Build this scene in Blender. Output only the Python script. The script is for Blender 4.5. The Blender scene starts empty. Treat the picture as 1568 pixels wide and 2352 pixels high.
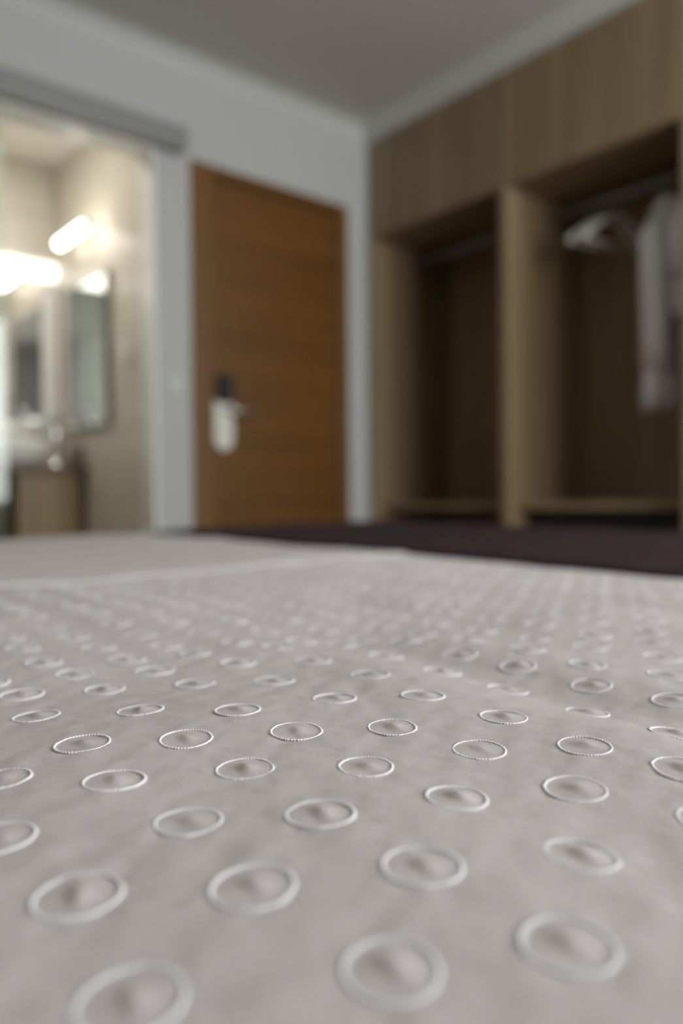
import bpy, bmesh, math, random
import numpy as np
from mathutils import Vector, Matrix

scene = bpy.context.scene
COL = scene.collection
R = math.radians

# ------------------------------------------------------------------ camera
F_PX = 1800.0
YAW, PITCH, ROLL = R(39.771), R(-0.6), R(-0.471)
CAM = Vector((-2.77, -3.114, 0.561))
fwd = Vector((math.sin(YAW) * math.cos(PITCH), math.cos(YAW) * math.cos(PITCH), math.sin(PITCH)))
right0 = Vector((math.cos(YAW), -math.sin(YAW), 0))
up0 = right0.cross(fwd)
right = math.cos(ROLL) * right0 + math.sin(ROLL) * up0
up = -math.sin(ROLL) * right0 + math.cos(ROLL) * up0
cd = bpy.data.cameras.new('camera')
cam = bpy.data.objects.new('camera', cd)
COL.objects.link(cam)
m3 = Matrix((right, up, -fwd)).transposed()
cam.matrix_world = Matrix.Translation(CAM) @ m3.to_4x4()
cd.sensor_fit = 'VERTICAL'
cd.sensor_height = 22.3
cd.sensor_width = 14.9
cd.lens = F_PX / 2352 * 22.3
cd.clip_start = 0.01
cd.dof.use_dof = True
cd.dof.focus_distance = 0.292
cd.dof.aperture_fstop = 2.5
scene.camera = cam
scene.cycles.max_bounces = 6
scene.cycles.diffuse_bounces = 4
scene.cycles.glossy_bounces = 3
scene.cycles.transparent_max_bounces = 6
scene.cycles.adaptive_threshold = 0.03

# ------------------------------------------------------------------ light
vs = scene.view_settings
vs.view_transform = 'Standard'
vs.look = 'None'
vs.exposure = 0.08
vs.gamma = 1.0
vs.use_curve_mapping = False

world = bpy.data.worlds.new('world')
scene.world = world
world.use_nodes = True
bg = world.node_tree.nodes['Background']
bg.inputs['Color'].default_value = (0.75, 0.85, 1.0, 1)
bg.inputs['Strength'].default_value = 1.0

XW, YB = -3.42, -4.75                # wall behind the bed head, window wall opposite the door
WIN_X0, WIN_X1, WIN_Z0, WIN_Z1 = -1.80, -0.10, 0.55, 2.42
ld = bpy.data.lights.new('window_daylight', 'AREA')
ld.shape = 'RECTANGLE'
ld.size, ld.size_y = WIN_X1 - WIN_X0, WIN_Z1 - WIN_Z0
ld.energy = 125
ld.color = (0.97, 0.98, 1.0)
lo = bpy.data.objects.new('window_daylight', ld)
COL.objects.link(lo)
lo.location = ((WIN_X0 + WIN_X1) / 2, YB - 0.20, (WIN_Z0 + WIN_Z1) / 2)
lo.rotation_euler = (R(90), 0, 0)          # shines towards +y, into the room

# ------------------------------------------------------------------ materials
def new_mat(name):
    m = bpy.data.materials.new(name)
    m.use_nodes = True
    nt = m.node_tree
    return m, nt, nt.nodes['Principled BSDF']

def plain(name, col, rough=0.5, metal=0.0, spec=0.5, noise=0.0, nscale=30.0, bump=0.0):
    m, nt, b = new_mat(name)
    b.inputs['Base Color'].default_value = (*col, 1)
    b.inputs['Roughness'].default_value = rough
    b.inputs['Metallic'].default_value = metal
    b.inputs['Specular IOR Level'].default_value = spec
    if noise or bump:
        tc = nt.nodes.new('ShaderNodeTexCoord')
        n = nt.nodes.new('ShaderNodeTexNoise')
        n.inputs['Scale'].default_value = nscale
        n.inputs['Detail'].default_value = 4
        nt.links.new(tc.outputs['Object'], n.inputs['Vector'])
        if noise:
            rp = nt.nodes.new('ShaderNodeMapRange')
            rp.inputs['To Min'].default_value = 1 - noise
            rp.inputs['To Max'].default_value = 1 + noise
            nt.links.new(n.outputs['Fac'], rp.inputs['Value'])
            mx = nt.nodes.new('ShaderNodeVectorMath')
            mx.operation = 'SCALE'
            mx.inputs[0].default_value = col
            nt.links.new(rp.outputs['Result'], mx.inputs['Scale'])
            nt.links.new(mx.outputs['Vector'], b.inputs['Base Color'])
        if bump:
            bp = nt.nodes.new('ShaderNodeBump')
            bp.inputs['Strength'].default_value = bump
            bp.inputs['Distance'].default_value = 0.002
            nt.links.new(n.outputs['Fac'], bp.inputs['Height'])
            nt.links.new(bp.outputs['Normal'], b.inputs['Normal'])
    return m

def wood(name, c_dark, c_light, axis, scale=9.0, rough=0.45, contrast=(0.3, 0.7)):
    """grain stretched along one axis"""
    m, nt, b = new_mat(name)
    tc = nt.nodes.new('ShaderNodeTexCoord')
    mp = nt.nodes.new('ShaderNodeMapping')
    s = [scale, scale, scale]
    s[axis] = scale * 0.06
    mp.inputs['Scale'].default_value = s
    nt.links.new(tc.outputs['Object'], mp.inputs['Vector'])
    n = nt.nodes.new('ShaderNodeTexNoise')
    n.inputs['Scale'].default_value = 1.0
    n.inputs['Detail'].default_value = 6
    n.inputs['Roughness'].default_value = 0.6
    n.inputs['Distortion'].default_value = 0.4
    nt.links.new(mp.outputs['Vector'], n.inputs['Vector'])
    cr = nt.nodes.new('ShaderNodeValToRGB')
    cr.color_ramp.elements[0].position = contrast[0]
    cr.color_ramp.elements[1].position = contrast[1]
    cr.color_ramp.elements[0].color = (*c_dark, 1)
    cr.color_ramp.elements[1].color = (*c_light, 1)
    nt.links.new(n.outputs['Fac'], cr.inputs['Fac'])
    nt.links.new(cr.outputs['Color'], b.inputs['Base Color'])
    b.inputs['Roughness'].default_value = rough
    mp2 = nt.nodes.new('ShaderNodeMapping')
    s2 = [260, 260, 260]
    s2[axis] = 8
    mp2.inputs['Scale'].default_value = s2
    nt.links.new(tc.outputs['Object'], mp2.inputs['Vector'])
    n2 = nt.nodes.new('ShaderNodeTexNoise')
    nt.links.new(mp2.outputs['Vector'], n2.inputs['Vector'])
    n2.inputs['Scale'].default_value = 1.0
    bp = nt.nodes.new('ShaderNodeBump')
    bp.inputs['Strength'].default_value = 0.15
    bp.inputs['Distance'].default_value = 0.001
    nt.links.new(n2.outputs['Fac'], bp.inputs['Height'])
    nt.links.new(bp.outputs['Normal'], b.inputs['Normal'])
    return m

def cloth(name, col, threads=14000.0, bump=0.45, dist=0.00014, sheen=0.15, mott=0.03):
    """plain weave: two crossed thread waves, a little yarn unevenness"""
    m, nt, b = new_mat(name)
    tc = nt.nodes.new('ShaderNodeTexCoord')
    waves = []
    for ax in ('X', 'Y'):
        w = nt.nodes.new('ShaderNodeTexWave')
        w.wave_type = 'BANDS'
        w.bands_direction = ax
        w.inputs['Scale'].default_value = threads / 20.0
        w.inputs['Distortion'].default_value = 1.2
        w.inputs['Detail'].default_value = 0.0
        w.inputs['Detail Scale'].default_value = 0.6
        nt.links.new(tc.outputs['Object'], w.inputs['Vector'])
        waves.append(w)
    mul = nt.nodes.new('ShaderNodeMath')
    mul.operation = 'ADD'
    nt.links.new(waves[0].outputs['Fac'], mul.inputs[0])
    nt.links.new(waves[1].outputs['Fac'], mul.inputs[1])
    n = nt.nodes.new('ShaderNodeTexNoise')
    n.inputs['Scale'].default_value = 900
    n.inputs['Detail'].default_value = 1
    nt.links.new(tc.outputs['Object'], n.inputs['Vector'])
    ad = nt.nodes.new('ShaderNodeMath')
    ad.operation = 'MULTIPLY_ADD'
    ad.inputs[1].default_value = 1.6
    nt.links.new(n.outputs['Fac'], ad.inputs[0])
    nt.links.new(mul.outputs[0], ad.inputs[2])
    bp = nt.nodes.new('ShaderNodeBump')
    bp.inputs['Strength'].default_value = bump
    bp.inputs['Distance'].default_value = dist
    nt.links.new(ad.outputs[0], bp.inputs['Height'])
    nt.links.new(bp.outputs['Normal'], b.inputs['Normal'])
    n3 = nt.nodes.new('ShaderNodeTexNoise')
    n3.inputs['Scale'].default_value = 500
    n3.inputs['Detail'].default_value = 1
    nt.links.new(tc.outputs['Object'], n3.inputs['Vector'])
    rp = nt.nodes.new('ShaderNodeMapRange')
    rp.inputs['From Min'].default_value = 0.3
    rp.inputs['From Max'].default_value = 0.7
    rp.inputs['To Min'].default_value = 1 - mott
    rp.inputs['To Max'].default_value = 1 + mott
    nt.links.new(n3.outputs['Fac'], rp.inputs['Value'])
    mx = nt.nodes.new('ShaderNodeVectorMath')
    mx.operation = 'SCALE'
    mx.inputs[0].default_value = col
    nt.links.new(rp.outputs['Result'], mx.inputs['Scale'])
    nt.links.new(mx.outputs['Vector'], b.inputs['Base Color'])
    b.inputs['Roughness'].default_value = 0.9
    b.inputs['Specular IOR Level'].default_value = 0.2
    b.inputs['Sheen Weight'].default_value = sheen
    b.inputs['Sheen Roughness'].default_value = 0.5
    return m

def emitter(name, col, strength):
    m, nt, b = new_mat(name)
    b.inputs['Base Color'].default_value = (0.9, 0.9, 0.9, 1)
    b.inputs['Emission Color'].default_value = (*col, 1)
    b.inputs['Emission Strength'].default_value = strength
    return m

def thin_glass(name, tint, haze=0.0, reflect=0.08):
    """a thin pane: mostly see-through, a clear reflection, a little milky haze"""
    m, nt, b = new_mat(name)
    nt.nodes.remove(b)
    out = nt.nodes['Material Output']
    tr = nt.nodes.new('ShaderNodeBsdfTransparent')
    tr.inputs['Color'].default_value = (*tint, 1)
    gl = nt.nodes.new('ShaderNodeBsdfGlossy')
    gl.inputs['Roughness'].default_value = 0.02
    df = nt.nodes.new('ShaderNodeBsdfTranslucent')
    df.inputs['Color'].default_value = (0.85, 0.92, 0.86, 1)
    m1 = nt.nodes.new('ShaderNodeMixShader')
    m1.inputs['Fac'].default_value = haze
    nt.links.new(tr.outputs[0], m1.inputs[1])
    nt.links.new(df.outputs[0], m1.inputs[2])
    m2 = nt.nodes.new('ShaderNodeMixShader')
    m2.inputs['Fac'].default_value = reflect
    nt.links.new(m1.outputs[0], m2.inputs[1])
    nt.links.new(gl.outputs[0], m2.inputs[2])
    nt.links.new(m2.outputs[0], out.inputs['Surface'])
    return m

M = {}
M['wall'] = plain('white_wall_paint', (0.515, 0.515, 0.50), 0.85, noise=0.02, nscale=6, bump=0.05)
M['ceiling'] = plain('ceiling_paint', (0.57, 0.545, 0.50), 0.9, noise=0.02, nscale=5)
M['cornice'] = plain('cornice_plaster', (0.55, 0.55, 0.525), 0.85, noise=0.02, nscale=8)
M['floor'] = wood('floor_planks', (0.12, 0.075, 0.045), (0.22, 0.145, 0.09), 0, 7)
M['door_leaf'] = wood('door_veneer', (0.125, 0.048, 0.007), (0.18, 0.076, 0.0125), 0, 9, 0.4)
M['door_frame'] = wood('door_frame_veneer', (0.155, 0.068, 0.015), (0.205, 0.096, 0.024), 2, 11, 0.4)
M['oak'] = wood('grey_oak_laminate', (0.185, 0.125, 0.063), (0.31, 0.225, 0.13), 2, 7, 0.45, (0.32, 0.68))
M['oak_inside'] = wood('grey_oak_laminate_inside', (0.185, 0.125, 0.063), (0.31, 0.225, 0.13), 2, 7, 0.45, (0.32, 0.68))
M['shelf'] = wood('grey_oak_laminate_shelf', (0.185, 0.125, 0.063), (0.31, 0.225, 0.13), 1, 7, 0.45, (0.32, 0.68))
M['alu'] = plain('grey_aluminium', (0.30, 0.30, 0.29), 0.45, 0.3)
M['steel'] = plain('brushed_steel', (0.72, 0.70, 0.66), 0.32, 0.9, noise=0.04, nscale=200)
M['satin'] = plain('satin_nickel', (0.78, 0.77, 0.70), 0.5, 0.25)
M['chrome'] = plain('chrome', (0.85, 0.86, 0.87), 0.08, 1.0)
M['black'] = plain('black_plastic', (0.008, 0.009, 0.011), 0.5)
M['dark_metal'] = plain('grey_rail', (0.27, 0.265, 0.26), 0.45, 0.4)
M['sheet'] = cloth('white_cotton', (0.665, 0.61, 0.61), sheen=0.0)
M['thread'] = plain('white_embroidery_thread', (0.95, 0.93, 0.94), 0.75, noise=0.04, nscale=1500, bump=0.2)
M['hem'] = cloth('white_cotton_hem', (0.735, 0.69, 0.685))
M['runner'] = cloth('dark_plum_runner_cloth', (0.030, 0.0145, 0.0165), 1500, 0.3, 0.0002, 0.0, 0.12)
M['mattress'] = plain('mattress_ticking', (0.7, 0.69, 0.66), 0.9)
M['bed_base'] = plain('bed_base_fabric', (0.09, 0.075, 0.065), 0.9, noise=0.1, nscale=300)
M['robe'] = plain('white_terry', (0.86, 0.84, 0.845), 0.95, noise=0.05, nscale=300, bump=0.3)
M['hanger'] = plain('pale_hanger', (0.60, 0.57, 0.53), 0.4)
M['tile'] = plain('cream_bathroom_tile', (0.66, 0.615, 0.53), 0.35, noise=0.03, nscale=3)
M['grout'] = plain('bathroom_grout', (0.52, 0.47, 0.38), 0.9)
M['bath_ceiling'] = plain('bathroom_ceiling_paint', (0.82, 0.80, 0.74), 0.9)
M['porcelain'] = plain('white_porcelain', (0.85, 0.83, 0.78), 0.12)
M['mirror'] = plain('mirror_silver', (0.88, 0.88, 0.86), 0.03, 1.0)
M['white_frame'] = plain('white_lacquer', (0.88, 0.87, 0.83), 0.3)
M['bronze'] = plain('dark_bronze_edge', (0.16, 0.13, 0.10), 0.4, 0.5)
M['vanity'] = wood('vanity_oak', (0.17, 0.11, 0.042), (0.25, 0.17, 0.072), 2, 7)
M['vanity_top'] = wood('vanity_top_walnut', (0.075, 0.045, 0.024), (0.13, 0.085, 0.05), 0, 8)
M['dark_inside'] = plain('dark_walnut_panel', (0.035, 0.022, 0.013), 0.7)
M['lamp'] = emitter('lamp_diffuser', (1.0, 0.95, 0.84), 9.5)
M['light_bar'] = emitter('mirror_light_bar', (1.0, 0.96, 0.87), 1.9)
M['fill_downlight'] = emitter('fill_downlight_lens', (1.0, 0.95, 0.86), 340.0)  # glow of the added, unseen bathroom lamp
M['glass'] = thin_glass('sliding_door_glass', (0.93, 0.97, 0.93), 0.14, 0.03)
M['clear_glass'] = thin_glass('window_glass', (0.97, 0.98, 0.97), 0.0, 0.04)
M['fridge'] = plain('black_minibar', (0.012, 0.012, 0.013), 0.3)
M['plastic_white'] = plain('white_switch_plastic', (0.60, 0.61, 0.59), 0.35)

# ------------------------------------------------------------------ mesh helpers
def obj_from_bm(name, bm, mat, parent=None, smooth=False, loc=None):
    """mesh given in world coordinates -> object whose origin is the parent's or `loc`"""
    me = bpy.data.meshes.new(name)
    o = bpy.data.objects.new(name, me)
    COL.objects.link(o)
    off = Vector((0, 0, 0))
    if parent is not None:
        off = world_loc(parent)
        o.parent = parent
    if loc is not None:
        o.location = Vector(loc) - off
        off = Vector(loc)
    bmesh.ops.translate(bm, verts=bm.verts, vec=-off)
    bmesh.ops.recalc_face_normals(bm, faces=bm.faces)
    for f in bm.faces:
        f.smooth = smooth
    bm.to_mesh(me)
    bm.free()
    me.materials.append(M[mat])
    return o

def world_loc(o):
    v = Vector(o.location)
    while o.parent:
        o = o.parent
        v += Vector(o.location)
    return v

def empty(name, loc):
    o = bpy.data.objects.new(name, None)
    o.empty_display_size = 0.1
    COL.objects.link(o)
    o.location = loc
    return o

def tag(o, label=None, cat=None, group=None, kind=None):
    if label: o['label'] = label
    if cat: o['category'] = cat
    if group: o['group'] = group
    if kind: o['kind'] = kind
    return o

def add_box(bm, lo_, hi_, bevel=0.0, seg=2):
    r = bmesh.ops.create_cube(bm, size=1.0)
    vs_ = r['verts']
    c = [(a + b) / 2 for a, b in zip(lo_, hi_)]
    s = [abs(b - a) for a, b in zip(lo_, hi_)]
    for v in vs_:
        v.co = Vector((c[0] + v.co.x * s[0], c[1] + v.co.y * s[1], c[2] + v.co.z * s[2]))
    if bevel:
        es = list({e for v in vs_ for e in v.link_edges})
        bmesh.ops.bevel(bm, geom=es, offset=bevel, segments=seg, profile=0.5, affect='EDGES')

def box(name, lo_, hi_, mat, parent=None, bevel=0.002, loc=None):
    bm = bmesh.new()
    add_box(bm, lo_, hi_, bevel)
    return obj_from_bm(name, bm, mat, parent, loc=loc)

def add_tube(bm, pts, rad, seg=12, caps=True):
    """swept round tube; rad may be a list"""
    pts = [Vector(p) for p in pts]
    rads = rad if isinstance(rad, (list, tuple)) else [rad] * len(pts)
    rings = []
    ref = None
    for i, p in enumerate(pts):
        t = (pts[min(i + 1, len(pts) - 1)] - pts[max(i - 1, 0)]).normalized()
        if ref is None:
            ref = Vector((0, 0, 1)) if abs(t.z) < 0.9 else Vector((1, 0, 0))
        a = t.cross(ref).normalized()
        b = t.cross(a).normalized()
        ref = -b if False else b.cross(t).cross(t) * -1 if False else ref
        ring = [bm.verts.new(p + rads[i] * (math.cos(2 * math.pi * k / seg) * a + math.sin(2 * math.pi * k / seg) * b)) for k in range(seg)]
        rings.append(ring)
    for r0, r1 in zip(rings[:-1], rings[1:]):
        for k in range(seg):
            bm.faces.new((r0[k], r0[(k + 1) % seg], r1[(k + 1) % seg], r1[k]))
    if caps:
        bm.faces.new(rings[0][::-1])
        bm.faces.new(rings[-1])

def tube(name, pts, rad, mat, parent=None, seg=12, loc=None):
    bm = bmesh.new()
    add_tube(bm, pts, rad, seg)
    return obj_from_bm(name, bm, mat, parent, smooth=True, loc=loc)

def add_lathe(bm, profile, centre, seg=24, sx=1.0, sy=1.0):
    cx, cy, cz = centre
    rings = []
    for r, z in profile:
        rings.append([bm.verts.new((cx + sx * r * math.cos(2 * math.pi * k / seg), cy + sy * r * math.sin(2 * math.pi * k / seg), cz + z)) for k in range(seg)])
    for r0, r1 in zip(rings[:-1], rings[1:]):
        for k in range(seg):
            bm.faces.new((r0[k], r0[(k + 1) % seg], r1[(k + 1) % seg], r1[k]))
    bm.faces.new(rings[0][::-1])
    bm.faces.new(rings[-1])

def wall_holes(bm, axis, p0, p1, u0, u1, z0, z1, holes):
    """a wall slab between p0 and p1 along `axis` (0 = x, 1 = y) with rectangular holes (u0,u1,z0,z1)"""
    us = sorted({u0, u1, *[h[0] for h in holes], *[h[1] for h in holes]})
    zs = sorted({z0, z1, *[h[2] for h in holes], *[h[3] for h in holes]})
    solid = {}
    for i in range(len(us) - 1):
        for j in range(len(zs) - 1):
            uc, zc = (us[i] + us[i + 1]) / 2, (zs[j] + zs[j + 1]) / 2
            solid[i, j] = not any(h[0] < uc < h[1] and h[2] < zc < h[3] for h in holes)
    cache = {}
    def V(i, j, k):
        key = (i, j, k)
        if key not in cache:
            p = p0 if k == 0 else p1
            co = (p, us[i], zs[j]) if axis == 0 else (us[i], p, zs[j])
            cache[key] = bm.verts.new(co)
        return cache[key]
    for (i, j), s in solid.items():
        if not s:
            continue
        for k in (0, 1):
            bm.faces.new((V(i, j, k), V(i + 1, j, k), V(i + 1, j + 1, k), V(i, j + 1, k)))
        for di, dj, a, b in ((-1, 0, (i, j), (i, j + 1)), (1, 0, (i + 1, j), (i + 1, j + 1)), (0, -1, (i, j), (i + 1, j)), (0, 1, (i, j + 1), (i + 1, j + 1))):
            if not solid.get((i + di, j + dj), False):
                bm.faces.new((V(*a, 0), V(*b, 0), V(*b, 1), V(*a, 1)))

def extrude_profile(bm, prof, axis, a0, a1):
    """prof: closed list of (p, z); swept along x (axis 0: p is y) or y (axis 1: p is x)"""
    def co(p, z, a):
        return (a, p, z) if axis == 0 else (p, a, z)
    A = [bm.verts.new(co(p, z, a0)) for p, z in prof]
    B = [bm.verts.new(co(p, z, a1)) for p, z in prof]
    n = len(prof)
    for k in range(n):
        bm.faces.new((A[k], A[(k + 1) % n], B[(k + 1) % n], B[k]))
    bm.faces.new(A)
    bm.faces.new(B[::-1])

# ------------------------------------------------------------------ the room
CEIL = 2.55
BX, BY, BCEIL = -1.225, 1.135, 2.38  # bathroom: right wall face, back wall face, ceiling

def S(o):
    o['kind'] = 'structure'
    return o

S(box('floor', (XW - 0.12, YB - 0.12, -0.06), (0.75, 1.30, 0.0), 'floor', bevel=0))
S(box('ceiling', (XW - 0.12, YB - 0.12, CEIL), (0.75, 0.12, CEIL + 0.08), 'ceiling', bevel=0))
bm = bmesh.new()
wall_holes(bm, 1, 0.0, 0.12, XW - 0.12, 0.75, 0.0, CEIL, [(-2.30, -1.21, 0.0, 2.10), (-1.04, -0.125, 0.0, 2.10)])
S(obj_from_bm('wall_left', bm, 'wall'))
bm = bmesh.new()
wall_holes(bm, 0, 0.0, 0.14, YB, 0.0, 0.0, CEIL, [(-1.745, -0.028, 0.0, 2.452)])
S(obj_from_bm('wall_right', bm, 'wall'))
S(box('wall_alcove', (0.62, -1.86, 0.0), (0.75, 0.0, CEIL), 'wall', bevel=0))
S(box('wall_alcove_end', (0.14, -1.86, 0.0), (0.62, -1.745, CEIL), 'wall', bevel=0))
S(box('wall_behind_bed', (XW - 0.12, YB, 0.0), (XW, 0.0, CEIL), 'wall', bevel=0))
bm = bmesh.new()
wall_holes(bm, 1, YB - 0.12, YB, XW - 0.12, 0.75, 0.0, CEIL, [(WIN_X0, WIN_X1, WIN_Z0, WIN_Z1)])
S(obj_from_bm('wall_back', bm, 'wall'))

def cove(r):
    pts = [(0, 0), (0, -r)]
    for k in range(1, 8):
        a = math.pi / 2 * k / 8
        pts.append((r * (1 - math.cos(a)) * 1.0, -r + r * math.sin(a)))
    pts.append((r, 0))
    return pts
bm = bmesh.new()
extrude_profile(bm, [(-p, CEIL + z) for p, z in cove(0.075)], 0, XW, 0.0)
S(obj_from_bm('trim_1', bm, 'cornice'))
bm = bmesh.new()
extrude_profile(bm, [(-p, CEIL + z) for p, z in cove(0.075)], 1, YB, -0.0)
S(obj_from_bm('trim_2', bm, 'cornice'))

# window (out of frame, behind the camera): frame, mullion and panes
w1 = S(empty('window_1', ((WIN_X0 + WIN_X1) / 2, YB - 0.06, WIN_Z0)))
WM = (WIN_X0 + WIN_X1) / 2
bm = bmesh.new()
wall_holes(bm, 1, YB - 0.09, YB - 0.04, WIN_X0 + 0.001, WIN_X1 - 0.001, WIN_Z0 + 0.001, WIN_Z1 - 0.001,
           [(WIN_X0 + 0.07, WM - 0.04, WIN_Z0 + 0.07, WIN_Z1 - 0.07), (WM + 0.04, WIN_X1 - 0.07, WIN_Z0 + 0.07, WIN_Z1 - 0.07)])
obj_from_bm('window_frame', bm, 'white_frame', w1)
for a, b in ((WIN_X0 + 0.07, WM - 0.04), (WM + 0.04, WIN_X1 - 0.07)):
    box('pane', (a - 0.005, YB - 0.069, WIN_Z0 + 0.065), (b + 0.005, YB - 0.061, WIN_Z1 - 0.065), 'clear_glass', w1, bevel=0)

# ------------------------------------------------------------------ entrance door
d1 = S(empty('door_1', (-0.58, 0.0, 0.0)))
box('door_leaf', (-0.935, 0.022, 0.006), (-0.182, 0.062, 2.052), 'door_leaf', d1, 0.002)
box('door_jamb', (-1.0395, -0.012, 0.0), (-0.932, 0.10, 2.0995), 'door_frame', d1, 0.003)
box('door_jamb', (-0.185, -0.008, 0.0), (-0.1255, 0.10, 2.0995), 'door_frame', d1, 0.003)
box('door_head', (-0.932, -0.008, 2.055), (-0.185, 0.10, 2.0995), 'door_leaf', d1, 0.003)
for z in (0.25, 1.0, 1.87):
    tube('hinge', [(-0.190, 0.012, z - 0.055), (-0.190, 0.012, z + 0.055)], 0.009, 'bronze', d1, 10)
# lock: long rounded plate, black reader above, lever pointing right
bm = bmesh.new()
pl = []
for k in range(9):
    a = math.pi + math.pi * k / 8
    pl.append((-0.872 + 0.050 * math.cos(a), 0.862 + 0.050 * math.sin(a)))
pl += [(-0.822, 1.035), (-0.922, 1.035)]
A = [bm.verts.new((x, 0.004, z)) for x, z in pl]
B = [bm.verts.new((x, 0.0225, z)) for x, z in pl]
n = len(pl)
for k in range(n):
    bm.faces.new((A[k], A[(k + 1) % n], B[(k + 1) % n], B[k]))
bm.faces.new(A); bm.faces.new(B)
bmesh.ops.bevel(bm, geom=[e for e in bm.edges if all(v.co.y < 0.005 for v in e.verts)], offset=0.003, segments=2, affect='EDGES')
lp = obj_from_bm('lock_plate', bm, 'satin', d1)
tag(lp, 'pale satin metal lock plate with rounded lower end')
lb = box('card_reader', (-0.904, -0.022, 1.028), (-0.834, 0.0215, 1.158), 'black', lp, 0.008)
tag(lb, 'black card reader above the lock plate')
bm = bmesh.new()
add_tube(bm, [(-0.868, 0.004, 0.992), (-0.868, -0.035, 0.992), (-0.862, -0.047, 0.992), (-0.85, -0.052, 0.992), (-0.73, -0.052, 0.986), (-0.722, -0.050, 0.985)],
         [0.012, 0.011, 0.011, 0.0115, 0.0105, 0.006], 12)
lv = obj_from_bm('lever', bm, 'steel', lp, smooth=True)
bm = bmesh.new()
add_lathe(bm, [(0.012, 0.0), (0.012, 0.004)], (0, 0, 0), 16)
bmesh.ops.rotate(bm, verts=bm.verts, cent=(0, 0, 0), matrix=Matrix.Rotation(R(90), 3, 'X'))
bmesh.ops.translate(bm, verts=bm.verts, vec=(-0.872, 0.005, 0.90))
obj_from_bm('lock_cylinder', bm, 'steel', lp)

# wall switch on the white strip between bathroom opening and door
sw = empty('light_switch', (-1.125, 0.0, 1.09))
box('switch_plate', (-1.165, -0.009, 1.05), (-1.085, 0.0, 1.13), 'plastic_white', sw, 0.003)
box('rocker', (-1.152, -0.013, 1.063), (-1.098, -0.007, 1.117), 'plastic_white', sw, 0.002)
tag(sw, 'small white light switch on white wall beside the wooden door', 'switch')

# ------------------------------------------------------------------ sliding glass bathroom door with its track
tk = empty('sliding_door_track', (-1.9, 0.0, 2.10))
box('track_cover', (-2.85, -0.082, 2.100), (-1.092, -0.0005, 2.190), 'alu', tk, 0.003)
box('track_end_cap', (-1.093, -0.080, 2.102), (-1.088, -0.0005, 2.188), 'alu', tk, 0.001)
box('track_lip', (-2.85, -0.081, 2.094), (-1.092, -0.064, 2.101), 'alu', tk, 0.001)
tag(tk, 'long grey metal sliding door track above the bathroom opening', 'door track')
gd = empty('sliding_glass_door', (-2.3, -0.045, 0.0))
box('glass_panel', (-2.78, -0.050, 0.012), (-1.848, -0.040, 2.092), 'glass', gd, 0.001)
bm = bmesh.new()
add_tube(bm, [(-1.93, -0.050, 0.88), (-1.93, -0.085, 0.88), (-1.93, -0.085, 1.22), (-1.93, -0.050, 1.22)], 0.008, 10)
obj_from_bm('pull_handle', bm, 'chrome', gd, smooth=True)
for x in (-2.60, -2.03):
    box('roller_clamp', (x - 0.04, -0.058, 2.045), (x + 0.04, -0.032, 2.098), 'alu', gd, 0.002)
tag(gd, 'pale green sliding glass door pushed open at the bathroom', 'glass door')

# ------------------------------------------------------------------ bathroom shell
S(box('wall_bathroom_right', (BX + 0.012, 0.12, 0.0), (-1.06, BY + 0.12, CEIL), 'grout', bevel=0))
S(box('wall_bathroom_back', (-2.75, BY + 0.012, 0.0), (BX + 0.012, BY + 0.12, CEIL), 'grout', bevel=0))
S(box('wall_bathroom_left', (-2.75, 0.12, 0.0), (-2.62, BY + 0.012, CEIL), 'tile', bevel=0))
S(box('ceiling_bathroom', (-2.62, 0.12, BCEIL), (BX + 0.012, BY + 0.012, BCEIL + 0.05), 'bath_ceiling', bevel=0))
wr = bpy.data.objects['wall_bathroom_right']
wb = bpy.data.objects['wall_bathroom_back']
tile_me = {}
def tile(parent, lo_, hi_):
    key = tuple(round(b - a, 4) for a, b in zip(lo_, hi_))
    c = Vector([(a + b) / 2 for a, b in zip(lo_, hi_)])
    if key not in tile_me:
        bm_ = bmesh.new()
        add_box(bm_, [-k / 2 for k in key], [k / 2 for k in key], 0.0015, 1)
        me_ = bpy.data.meshes.new('tile')
        bm_.to_mesh(me_); bm_.free()
        me_.materials.append(M['tile'])
        tile_me[key] = me_
    o = bpy.data.objects.new('tile', tile_me[key])
    COL.objects.link(o)
    o.parent = parent
    o.location = c - world_loc(parent)
TH, TW = 0.297, 0.597
for r in range(8):
    z0 = 0.002 + r * 0.30
    for c in range(2):
        y0 = 0.1225 + c * 0.506
        tile(wr, (BX, y0, z0), (BX + 0.012, y0 + 0.503, min(z0 + TH, BCEIL - 0.002)))
    for c in range(3):
        x1 = BX - 0.002 - c * 0.46
        tile(wb, (x1 - 0.457, BY, z0), (x1, BY + 0.012, min(z0 + TH, BCEIL - 0.002)))

S(box('trim_3', (-1.2245, -0.004, 0.0), (-1.2102, 0.121, 2.0995), 'white_frame', bevel=0.001))     # white opening lining, added to brighten the dim reveal
S(box('trim_4', (-2.2995, -0.004, 2.086), (-1.2245, 0.121, 2.0995), 'white_frame', bevel=0.001))  # same added lining under the lintel, for brightness

# tubular lamp on the right bathroom wall
wl = empty('wall_lamp', (BX, 0.75, 1.90))
tube('diffuser', [(BX - 0.10, 0.455, 1.875), (BX - 0.10, 0.815, 1.875)], 0.021, 'lamp', wl, 14)
for y in (0.441, 0.815):
    tube('end_cap', [(BX - 0.10, y, 1.875), (BX - 0.10, y + 0.014, 1.875)], 0.0225, 'chrome', wl, 14)
box('mount', (BX - 0.084, 0.60, 1.860), (BX, 0.68, 1.890), 'chrome', wl, 0.003)
tag(wl, 'bright tubular wall lamp glowing on the bathroom wall', 'lamp')

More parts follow.
